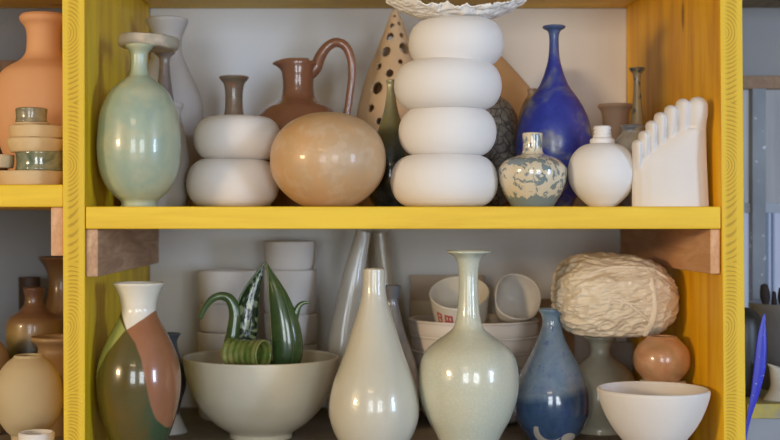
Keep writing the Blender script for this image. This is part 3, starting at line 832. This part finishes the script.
for a0, h0, w_, h_ in ((-.98, 18, .07, 13), (-.90, 29, .20, 2.2), (-.90, 24, .20, 2.2), (-.90, 18, .20, 2.2), (-.82, 18, .07, 13), (-.64, 16, .07, 15), (-.52, 29, .26, 2.4), (-.52, 22.5, .26, 2.4), (-.52, 16, .26, 2.4), (-.40, 16, .07, 15), (-.52, 16, .06, 15)):
    v_, f_ = on_cup(a0, h0, w_, h_); b0 = len(V); V += v_; F += [tuple(i+b0 for i in f) for f in f_]
me = mesh_from('red_mark', V, F); link('red_mark', me, M_redmark, ck)
ck.rotation_euler = (math.radians(30), math.radians(-6), 0)
# scoop lying open to the room
Yq = .33; s = sc(Yq)
def scoopwarp(v):
    r = math.hypot(v.x, v.y)
    a = math.atan2(v.y, v.x)
    return Vector((v.x*(1+.05*math.sin(2*a+.4)), v.y*(1.0+.18*(v.y > 0)), v.z+.0025*math.sin(3*a)*r/.03))
pts = crom([(24*s, 30*s), (23.6*s, 26*s), (21.5*s, 16*s), (15*s, 5*s), (8*s, .6*s), (5*s, 0)], 6)
o = link('open_scoop_cup', lathe_mesh('open_scoop_cup', pot_profile(pts, .0024), 72, scoopwarp), ceramic('grey white porcelain', (200, 194, 186), (210, 204, 196), 8, .45, .2))
o.rotation_euler = (math.radians(62), 0, math.radians(14)); o.location = (X(509.5, Yq), Yq+.014, Z(311.5, Yq))
tag(o, 'irregular pale cup lying on its side, mouth facing out, on the nested bowls', 'cup')
# tiles leaning at the back
M_tile = ceramic('pale clay tile', (206, 184, 160), (214, 192, 168), 8, .8)
M_tile2 = ceramic('cream clay tile', (222, 200, 164), (226, 206, 172), 8, .7)
def tile(label, px0, px1, ytop, Y, mat, base=LOW):
    x0, x1 = X(px0, Y), X(px1, Y)
    o = box('clay_tile', (-(x1-x0)/2, (x1-x0)/2, -.004, .004, 0, Z(ytop, Y)-base), mat, None, .001)
    o.location = ((x0+x1)/2, Y, base); tag(o, label, 'tile')
tile('tall pale pinkish tile standing at the back behind the red stamped cup', 410, 484, 275, .485, M_tile)
tile('lower cream tile standing in front of the taller pinkish tile', 409.5, 476, 300, .472, M_tile2)
tile('pale grey tile standing at the back behind the sage vase and round salmon pot', 606, 641, 342, .478, ceramic('grey clay tile', (170, 160, 150), (178, 168, 158), 8, .8))
tile('tan flat piece standing at the back right of the open scoop cup', 531, 574, 299, .480, ceramic('plain tan', (184, 150, 112), (192, 158, 120), 8, .8))  # flat tan sheet against the back

def bluebottle():
    Y = .2; s = sc(Y); m, nt, b = new_mat('two blue dips'); v = coords(nt); S = sep(nt, v)
    base_y = PY+(H-LOW)/s
    n = noise_tex(nt, v, 28, 5, .6, .5); n2 = noise_tex(nt, v, 70, 4, .7)
    hgt = math_(nt, 'SUBTRACT', math_(nt, 'DIVIDE', S[2], s), math_(nt, 'MULTIPLY', math_(nt, 'DIVIDE', S[0], s), .17))
    dip = ramp(nt, math_(nt, 'DIVIDE', hgt, 130), [((base_y-396)/130, BW(0)), ((base_y-388)/130, BW(1))])
    hi = ramp(nt, n, [(.3, lin((108, 132, 158))), (.55, lin((136, 156, 174))), (.75, lin((104, 124, 164)))])
    lo = ramp(nt, n, [(.3, lin((52, 80, 116))), (.55, lin((72, 100, 136))), (.75, lin((58, 80, 134)))])
    c = mix(nt, dip, lo, hi)
    c = mix(nt, ramp(nt, n2, [(.56, BW(0)), (.66, BW(.45))]), c, lin((58, 72, 152)))
    top = ramp(nt, math_(nt, 'DIVIDE', S[2], s*135), [(.86, BW(0)), (.95, BW(.5))])
    c = mix(nt, top, c, lin((128, 160, 180)))
    # bare crescents near the foot
    def ell(x, y, a, bb, rot=0):
        xx = math_(nt, 'SUBTRACT', math_(nt, 'DIVIDE', S[0], s), x); yy = math_(nt, 'SUBTRACT', math_(nt, 'DIVIDE', S[2], s), base_y-y)
        ca, sa = math.cos(rot), math.sin(rot)
        p = math_(nt, 'ADD', math_(nt, 'MULTIPLY', xx, ca/a), math_(nt, 'MULTIPLY', yy, sa/a))
        q = math_(nt, 'ADD', math_(nt, 'MULTIPLY', xx, -sa/bb), math_(nt, 'MULTIPLY', yy, ca/bb))
        d = math_(nt, 'ADD', math_(nt, 'MULTIPLY', p, p), math_(nt, 'MULTIPLY', q, q))
        return math_(nt, 'LESS_THAN', d, 1)
    e1 = math_(nt, 'SUBTRACT', ell(-7, 424, 14.5, 16, -.2), ell(-3.6, 420.5, 14, 15.5, -.2), True)
    e1 = math_(nt, 'MULTIPLY', e1, math_(nt, 'MULTIPLY', math_(nt, 'LESS_THAN', S[2], (base_y-422)*s), math_(nt, 'LESS_THAN', S[1], 0)))
    e2 = math_(nt, 'MULTIPLY', ell(13, 434, 7.5, 5.5), math_(nt, 'LESS_THAN', S[1], 0))
    c = mix(nt, math_(nt, 'ADD', e1, e2, True), c, lin((214, 206, 190)))
    setc(nt, b, c); b.inputs['Roughness'].default_value = .18; b.inputs['Coat Weight'].default_value = .9; b.inputs['Coat Roughness'].default_value = .04
    bump(nt, b, n, .12, .001)
    return m
pot('blue_bottle_vase', 'mid blue glazed pear-shaped bottle with darker lower half and bare crescents', 'bottle', 551.5, .2,
    [(309.5, 13.2), (311, 12.8), (315, 10.2), (321, 9), (330, 10.6), (342, 15), (355, 21.5), (367, 28), (378, 33), (390, 36.8), (402, 38), (413, 37.3), (424, 33), (433, 27), (440, 21)], bluebottle(), LOW, t=.003)
M_sage = ceramic('sage celadon', (172, 166, 146), (182, 176, 154), 14, .3, .5, .1)
pot('sage_vase', 'sage grey narrow-necked vase standing under the wrapped bundle', 'vase', 600, .28,
    [(337, 16), (338.5, 15.5), (343, 11.5), (350, 9.8), (356, 11.5), (361, 17), (367, 25), (376, 33), (390, 37), (405, 36.5), (418, 30), (425, 27), (430, 28)], M_sage, LOW)

# wrapped bundle
Ybd = .205; s = sc(Ybd)
def bundle():
    bm = bmesh.new(); bmesh.ops.create_icosphere(bm, subdivisions=7, radius=1)
    for v in bm.verts:
        d = v.co.normalized()
        x, y, z = d
        f = 1.0
        big = .05*noise.noise(d*1.6+Vector((4, 2, 1)))
        # folds sweep diagonally round the bundle, sharp-crested
        q = Vector((d.x*1.6+d.z*1.6, d.y*2.2, d.z*3.9-d.x*1.9))
        r1 = 1-abs(noise.noise(q*1.3))*2; r2 = 1-abs(noise.noise(q*3.1+Vector((9, 1, 2))))*2; r3 = 1-abs(noise.noise(q*7+Vector((3, 8, 2))))*2
        k = big+.040*r1+.026*r2+.006*r3
        f = 1+k-.045
        # squarish shoulders
        e = (abs(x)**2.5+abs(y)**2.5+abs(z)**2.5)**(-1/2.5)
        v.co = d*e*f
        v.co.x *= 64*s*.965; v.co.y *= .082
        v.co.z *= 44.5*s*.99*(1-.13*x*(1 if z > 0 else 0))
        if v.co.z < -35*s: v.co.z = -35*s+(v.co.z+35*s)*.45
    zmin = min(v.co.z for v in bm.verts)
    me = bpy.data.meshes.new('wrapping'); bm.to_mesh(me); bm.free()
    me.polygons.foreach_set('use_smooth', [True]*len(me.polygons)); return me, zmin
me, zmin = bundle()
bd = empty('wrapped_bundle', (X(614, Ybd), Ybd, Z(336.5, Ybd)))
tag(bd, 'large crinkled cream bundle resting on the sage vase and brown round pot', 'bundle')
M_wrap = ceramic('crinkled cream wrapping', (220, 204, 178), (234, 220, 198), 16, .5, .15, .55, 42, dist=1.2)
o = link('wrapping', me, M_wrap, bd); o.location = (0, 0, -zmin)
zc = 43*s
def around(pts):
    """strip points pushed onto the bundle's surface"""
    out = []
    for px, py in pts:
        dx = (px-614)*s; dz = (293.5-py)*s
        rr = 1-(abs(dx)/(64*s))**2.5-(abs(dz)/(45*s))**2.5
        out.append((dx, -.082*max(rr, .02)**(1/2.5)-.0005, dz+(-zmin)+.0))
    return out
link('band', tube_mesh('band', around([(636, 264), (638, 275), (640, 290), (640.5, 303), (638, 316), (634, 328)]), [.0026, .0032, .0032, .0036, .0042, .0034], .45), M_wrap, bd)
link('band', tube_mesh('band', around([(596, 282), (608, 290), (620, 300), (630, 308), (638, 316)]), [.0012, .0014, .0016, .0016, .0014], .5), M_wrap, bd)
link('band', tube_mesh('band', around([(566, 300), (590, 295), (615, 296), (638, 296), (658, 290)]), [.0012, .0014, .0014, .0014, .0012], .5), M_wrap, bd)
link('band', tube_mesh('band', around([(580, 268), (600, 262), (622, 262), (640, 264), (655, 272)]), [.0014, .0018, .002, .002, .0016], .5), M_wrap, bd)

M_rust = ceramic('rust and salmon glaze', (176, 124, 86), (206, 158, 118), 18, .3, .5, .2, 40, dist=.6, fine=(146, 124, 84), fine_amt=.4, fine_scale=40)
Yz = .137
prof = [(337, 14.8), (338.5, 16), (341, 19), (346, 24), (352, 27), (360, 28), (368, 26.5), (375, 22), (380.5, 17)]
zped = Z(380.5, Yz)
pot('round_salmon_pot', 'small round salmon brown pot with dark mouth beside the wrapped bundle', 'pot', 662, Yz, prof, M_rust, zped+.0003, t=.003)
pot('upturned_cup', 'white cup upturned as a stand under the round salmon brown pot', 'cup', 663, Yz,
    [(380.5, 22.4), (384, 22.8), (386, 22), (400, 21), (430, 20.5), (452, 20.5)], M_cream, LOW, closed=True)
Yv = .038
pot('white_bowl', 'plain white unglazed bowl at the right end of the lower shelf', 'bowl', 653.3, Yv,
    [(389.5, 55), (392, 55.2), (400, 53.3), (411, 49.3), (420, 45), (429, 39.5), (438, 32.5), (446, 25.5), (452, 21), (456, 20), (463, 20)], M_bisque, LOW, t=.004)
pot('dark_blue_vase', 'dark blue grey vase with a pale foot between the poured glaze vase and the bowl', 'vase', 167, .27,
    [(334, 14), (336, 12.5), (342, 10), (352, 12), (368, 17.5), (385, 19), (400, 15), (412, 12.5), (422, 16), (430, 20), (434, 21)],
    banded('navy with bare foot', [(0, (206, 200, 190)), (.16, (206, 200, 190)), (.2, (50, 56, 70)), (.6, (60, 66, 82)), (1, (92, 100, 106))], 0, .145, .004, 18, .3, .5), LOW, t=.0025)

# ------------------------------------------------------------------ left bay, upper
M_terra = ceramic('smooth terracotta', (212, 156, 110), (218, 166, 120), 6, .75, 0, .06, 60)
pot('terracotta_vase', 'big orange terracotta vase with a thick rolled rim', 'vase', 44, .18,
    [(16.5, 23), (18, 24), (22, 23), (27, 19), (34, 17), (45, 17), (54, 18.5), (61, 24), (67, 34), (74, 42), (88, 47.5), (110, 50), (140, 46), (165, 38), (190, 30)], M_terra, LEFT_SHELF, t=.005)
M_buff = ceramic('buff kiln clay', (204, 172, 122), (212, 182, 136), 12, .8, 0, .35, 60)
M_drip = ceramic('pooled green glaze', (60, 84, 66), (150, 148, 118), 34, .15, .9, .4, 30, dist=.7)
Yk2 = .06; s2 = sc(Yk2)
def disc(name, label, cx, y0, y1, R, mat, base=None, taper=.95, hollow=False, group='kiln pieces piled in the left bay'):
    h = (y1-y0)*s2; r = R*s2; zb = base if base is not None else Z(y1, Yk2)
    if hollow: pr = pot_profile(crom([(r, h), (r*.97, h*.7), (r*.96, h*.3), (r, h*.1), (r*.98, 0)], 4), .003)
    else: pr = [(0, h*.8), (r*.8, h*.8), (r*.86, h), (r*.97, h), (r, h*.93), (r*.99, h*.6), (r*taper, h*.08), (r*taper-.001, 0), (0, 0)]
    o = link(name, lathe_mesh(name, pr, 64, lambda v: v+Vector((0, 0, .0006*noise.noise(v*70+Vector((cx, y0, 0)))))), mat); o.location = (X(cx, Yk2), Yk2, zb)
    tag(o, label, 'dish', group); return zb+h
z0 = disc('kiln_disc', 'widest buff disc at the bottom of the pile in the left bay', 31, 171, 185.5, 33, M_buff, LEFT_SHELF)
z1 = disc('glazed_ring', 'green glazed ring in the lower part of the pile of kiln pieces', 40, 152.8, 170.7, 24, M_drip, z0+.0004, hollow=True)
z2 = disc('kiln_disc', 'tapered buff disc directly above the wide green glazed ring', 36, 138.5, 152.2, 29, M_buff, z1+.0006, .88)
z3 = disc('kiln_disc', 'upper buff disc of the pile, with a slightly smaller rim', 37.5, 126, 138, 28, M_buff, z2+.0006, .97)
z4 = disc('kiln_disc', 'thin buff wafer under the topmost small glazed ring', 32, 122.3, 125.6, 18, M_buff, z3+.0004, .9)
z5 = disc('glazed_ring', 'small mottled grey green ring on top of the pile of kiln pieces', 31.5, 109, 122, 15.8, ceramic('mottled grey glaze', (92, 92, 76), (170, 156, 124), 45, .3, .6, .3), z4+.0004, hollow=True)
o = disc('kiln_disc', 'buff disc at the far left edge beside the green glazed ring', -4, 155, 168, 18, M_buff, Z(168, Yk2)+.0)
pot('dark_vase', 'dark brown vase at the far left edge of the left bay', 'vase', -9, .16, [(100, 6), (110, 7), (135, 11), (155, 15), (170, 17), (190, 14)], plain('dark brown glaze', (62, 44, 34), .35), LEFT_SHELF)
o = box('brown_panel', (X(-60, .46), X(34, .46), .45, .462, LEFT_SHELF, Z(61, .46)), bare_wood('brown panel', (130, 100, 76), (146, 116, 90), (160, 130, 104)), None, .001)  # flat brown sheet low at the back of the left bay
tag(o, 'brown panel standing at the back behind the terracotta vase', 'board')

# ------------------------------------------------------------------ left bay, lower
M_biscream = ceramic('cream stoneware', (188, 168, 130), (196, 176, 138), 5, .72, 0, .3, 18)
pot('round_cream_vase', 'round cream stoneware vase with small mouth in the left bay', 'vase', 28.5, .13,
    [(356, 14.5), (357.5, 15.5), (361, 20), (368, 26), (380, 31.5), (395, 33.7), (408, 32.5), (420, 28), (430, 21.5), (436, 17), (450, 17)], M_biscream, LOW,
    warp=lambda v: v+Vector((v.x, v.y, 0)).normalized()*.0016*noise.noise(v*28) if v.z > .02 and math.hypot(v.x, v.y) > .01 else v)
pot('small_white_cup', 'small white cup at the very bottom left in front of the cream vase', 'cup', 36.5, .035,
    [(433, 17.5), (434.5, 17.8), (445, 17), (458, 15.5), (464, 14)], M_bisque, LOW, t=.003)
M_tan = ceramic('tan matte glaze', (150, 118, 80), (164, 132, 92), 12, .5, .15, .2)
pot('wide_rim_jar', 'tan jar with a rolled wide rim partly behind the upright', 'jar', 58, .25,
    [(337.5, 27), (340, 26.5), (345, 21), (350, 19.5), (356, 22), (366, 29), (382, 32), (410, 28), (437, 20)], M_tan, LOW, t=.004)
M_brn = banded('brown dipped glaze', [(0, (40, 34, 28)), (.42, (52, 46, 36)), (.5, (138, 108, 62)), (.7, (140, 104, 66)), (1, (110, 72, 48))], 0, .235, .012, 22, .4, .3, vary=((104, 92, 60), 22, .4))
pot('trumpet_vase', 'tall brown vase with a trumpet mouth behind the left upright', 'vase', 63, .43,
    [(257.5, 24), (259.5, 23), (264, 19.5), (271, 16), (280, 14.2), (292, 15), (305, 18), (320, 22), (345, 25), (380, 24), (414, 18)], M_brn, LOW, t=.003)
pot('shouldered_bottle', 'yellow brown bottle dipped dark below, with a short neck, in the left bay', 'bottle', 34, .34,
    [(288.5, 10.5), (290, 10.3), (297, 8.8), (304, 9.5), (310, 14), (313.5, 19), (318, 25), (326, 27.6), (350, 27.5), (395, 26), (424, 22)], banded('brown bottle glaze', [(0, (34, 30, 24)), (.52, (44, 40, 32)), (.60, (100, 84, 52)), (.68, (146, 118, 74)), (.8, (120, 88, 62)), (1, (96, 66, 52))], 0, .2, .012, 24, .35, .4), LOW)
pot('dark_cylinder', 'dark brown cylinder vase at the back of the left bay', 'vase', 29.5, .45,
    [(278.5, 10.8), (281, 10.5), (320, 10.3), (412, 10)], plain('dark umber clay', (72, 54, 44), .6), LOW)
pot('tan_round_pot', 'tan round pot cut off by the left edge of the picture', 'pot', -13, .25,
    [(338, 8), (341, 12), (350, 19), (365, 22), (400, 20), (437, 14)], M_tan, LOW)

# ------------------------------------------------------------------ beyond the rack, right
def wpx(px): return X(px, WB)
def zw(py): return Z(py, WB)
win = empty('window_1', (wpx(800), WB, zw(220))); win['kind'] = 'structure'
def wpart(name, px0, px1, y0, y1, d0, d1, mat, par=None):
    par = par or win
    return box(name, (wpx(px0)-wpx(800), wpx(px1)-wpx(800), -d1, -d0, zw(y1)-zw(220), zw(y0)-zw(220)), mat, par, .001)
M_rail = bare_wood('window rail wood', (124, 100, 80), (142, 116, 94), (158, 132, 108))
def daylight(name, c, c2, strength, scale=6):
    m, nt, b = new_mat(name); v = coords(nt)
    mp = N(nt, 'ShaderNodeMapping'); nt.links.new(v, mp.inputs[0]); mp.inputs['Scale'].default_value = (5, 1, .7)
    col = ramp(nt, noise_tex(nt, mp.outputs[0], scale, 3), [(.3, lin(c)), (.7, lin(c2))])
    setc(nt, b, BW(.03)); nt.links.new(col, b.inputs['Emission Color']); b.inputs['Emission Strength'].default_value = strength
    b.inputs['Roughness'].default_value = .25
    return m
def splat():
    m, nt, b = new_mat('grey post with paint spatter'); v = coords(nt)
    f = ramp(nt, noise_tex(nt, v, 90, 2, .5), [(.66, BW(0)), (.71, BW(1))])
    base = ramp(nt, noise_tex(nt, v, 12, 3), [(.3, lin((120, 126, 136))), (.7, lin((140, 148, 158)))])
    setc(nt, b, mix(nt, f, base, lin((196, 206, 220)))); b.inputs['Roughness'].default_value = .7; return m
wpart('top_rail', 720, 1000, 77, 90, 0, .02, M_rail)
wpart('pane', 724, 1000, 90, 205, .001, .004, daylight('grey sky pane', (122, 128, 140), (148, 154, 164), 1.1))
wpart('pane', 724, 1000, 212, 330, .001, .004, daylight('bright sky pane', (156, 172, 210), (178, 190, 220), .95))
wpart('cross_bar', 724, 1000, 203, 213, .004, .014, plain('pale window bar', (150, 158, 172), .5))
wpart('window_post', 747.5, 761, 90, 310, .004, .024, splat())
wpart('window_post', 763, 766, 212, 300, .004, .014, plain('blue grey bar', (110, 124, 146), .5))
wpart('window_post', 770, 772.5, 212, 300, .004, .012, plain('pale bar', (140, 154, 184), .5))

o = box('wall_shelf', (-.2, .2, 0, .2, 0, .03), bare_wood('grey brown shelf wood', (110, 100, 80), (126, 114, 90), (138, 126, 100)), None, .001)
o.location = (X(746, .2)+.22, WB-.2005, zw(8)); tag(o, 'grey brown wooden wall shelf above the window right of the rack', 'shelf')
# work bench with yellow edge
Yt = .20
bench = empty('work_bench', (X(900, Yt), Yt, 0))
tag(bench, 'pale work bench with a paint-smeared yellow edge right of the rack', 'bench')
bx0, bx1 = X(747.5, Yt)-X(900, Yt), X(1050, Yt)-X(900, Yt)
zt_ = Z(404, Yt)
def smear():
    m, nt, b = new_mat('smeared yellow edge'); v = coords(nt)
    c = ramp(nt, noise_tex(nt, v, 22, 4, .6), [(.35, lin((150, 146, 132))), (.5, lin((176, 160, 88))), (.65, lin((196, 176, 60)))])
    setc(nt, b, c); b.inputs['Roughness'].default_value = .6; return m
bench.location = (X(900, Yt), Yt, 0)
box('top', (bx0, bx1, 0, WB-Yt-.03, zt_-.02, zt_), smear(), bench, .001)
box('front_panel', (bx0, bx1, .006, .02, .1, zt_-.0203), plain('grey panel', (150, 154, 164), .6), bench, .001)
for a in (bx0+.03, bx1-.03):
    for y in (.04, WB-Yt-.07): box('leg', (a-.02, a+.02, y-.015, y+.015, 0, zt_-.0203), plain('bench leg', (140, 130, 116), .6), bench, .002)
# grey tub with brushes
Yu = .36
pot('grey_tub', 'large grey tub holding brushes on the work bench', 'tub', 806, Yu,
    [(304, 55), (307, 55), (340, 51), (390, 46)], ceramic('grey tub glaze', (118, 118, 124), (132, 132, 138), 14, .5), zt_, t=.004, smooth=False)
for k, (a, b_, t0, t1, wd, lab) in enumerate(((757.5, 281, 762, 310, 4, 'brush with a rounded dark head, leftmost in the grey tub'), (767, 288, 768, 320, 2.2, 'thin dark brush standing between the two thick ones in the grey tub'), (776, 284, 779, 330, 4.5, 'thick dark brush near the right edge of the picture, in the grey tub'))):
    br = empty('brush', (X(t0, Yu-.0), Yu-.03, zt_+.01))
    dx = X(a, Yu)-X(t0, Yu); top = Z(b_, Yu)-zt_-.01; s = sc(Yu)
    link('handle', tube_mesh('handle', [(.01 if k == 0 else 0, 0, 0), (.004, 0, top*.5), (dx*.6, 0, top*.78)], [.0025, .0025, .003]), plain('brush handle', (84, 66, 52), .5), br)
    link('bristles', tube_mesh('bristles', [(dx*.6, 0, top*.77), (dx*.8, 0, top*.86), (dx, 0, top*.97)], [.0036, wd*s*1.25, wd*s*.9]), plain('dark bristles', (44, 36, 34), .9), br)
    tag(br, lab, 'brush', 'brushes in the grey tub')
pot('olive_jar', 'dark olive jar on the bench right beside the rack', 'jar', 741, .29,
    [(309, 10), (312, 14), (318, 19), (335, 21.5), (360, 21), (385, 18), (398, 15)], plain('dark olive glaze', (40, 36, 26), .4), zt_)
# pale scroll shaped piece and the blue fin
o = link('pale_shell', loft_mesh('pale_shell', [(X(803, .24)-X(790, .24), 0, 0, 40*sc(.24), .025), (X(800, .24)-X(790, .24), 0, (402-390)*sc(.24), 30*sc(.24), .02), (X(786, .24)-X(790, .24), 0, (402-377)*sc(.24), 16*sc(.24), .012), (X(774, .24)-X(790, .24), 0, (402-369)*sc(.24), 5*sc(.24), .006), (X(768, .24)-X(790, .24), 0, (402-366)*sc(.24), 1.5*sc(.24), .002)]), ceramic('pale shell clay', (186, 178, 166), (196, 188, 176), 10, .6))
o.location = (X(790, .24), .24, zt_); tag(o, 'pale sloping clay piece on the bench beside the blue fin', 'sculpture')
Yf2 = .13; s = sc(Yf2)
def blade():
    path = [(764.5, 314, .6), (763.4, 321, 2.2), (762, 335, 4.4), (760.8, 352, 5.8), (759.2, 370, 6), (755, 393, 4.4), (749.5, 415, 2.4), (747, 430, 1.2), (745, 445, .8)]
    bm_pts = [((a-757)*s, 0, (430-b)*s) for a, b, r in path]
    return tube_mesh('ceramic_fin', bm_pts, [r*s for *_, r in path], .28, 24, 8)
def specks():
    m, nt, b = new_mat('ultramarine with white specks'); v = coords(nt)
    c = ramp(nt, noise_tex(nt, v, 14, 3), [(.3, lin((44, 46, 186))), (.7, lin((54, 62, 204)))])
    f = ramp(nt, noise_tex(nt, v, 260, 2, .6), [(.66, BW(0)), (.74, BW(.8))])
    setc(nt, b, mix(nt, f, c, lin((190, 200, 240)))); b.inputs['Roughness'].default_value = .35; return m
o = link('ceramic_fin', blade(), specks()); o.location = (X(757, Yf2), Yf2, Z(430, Yf2))
tag(o, 'ultramarine fin-shaped ceramic piece standing beside the right upright', 'sculpture')
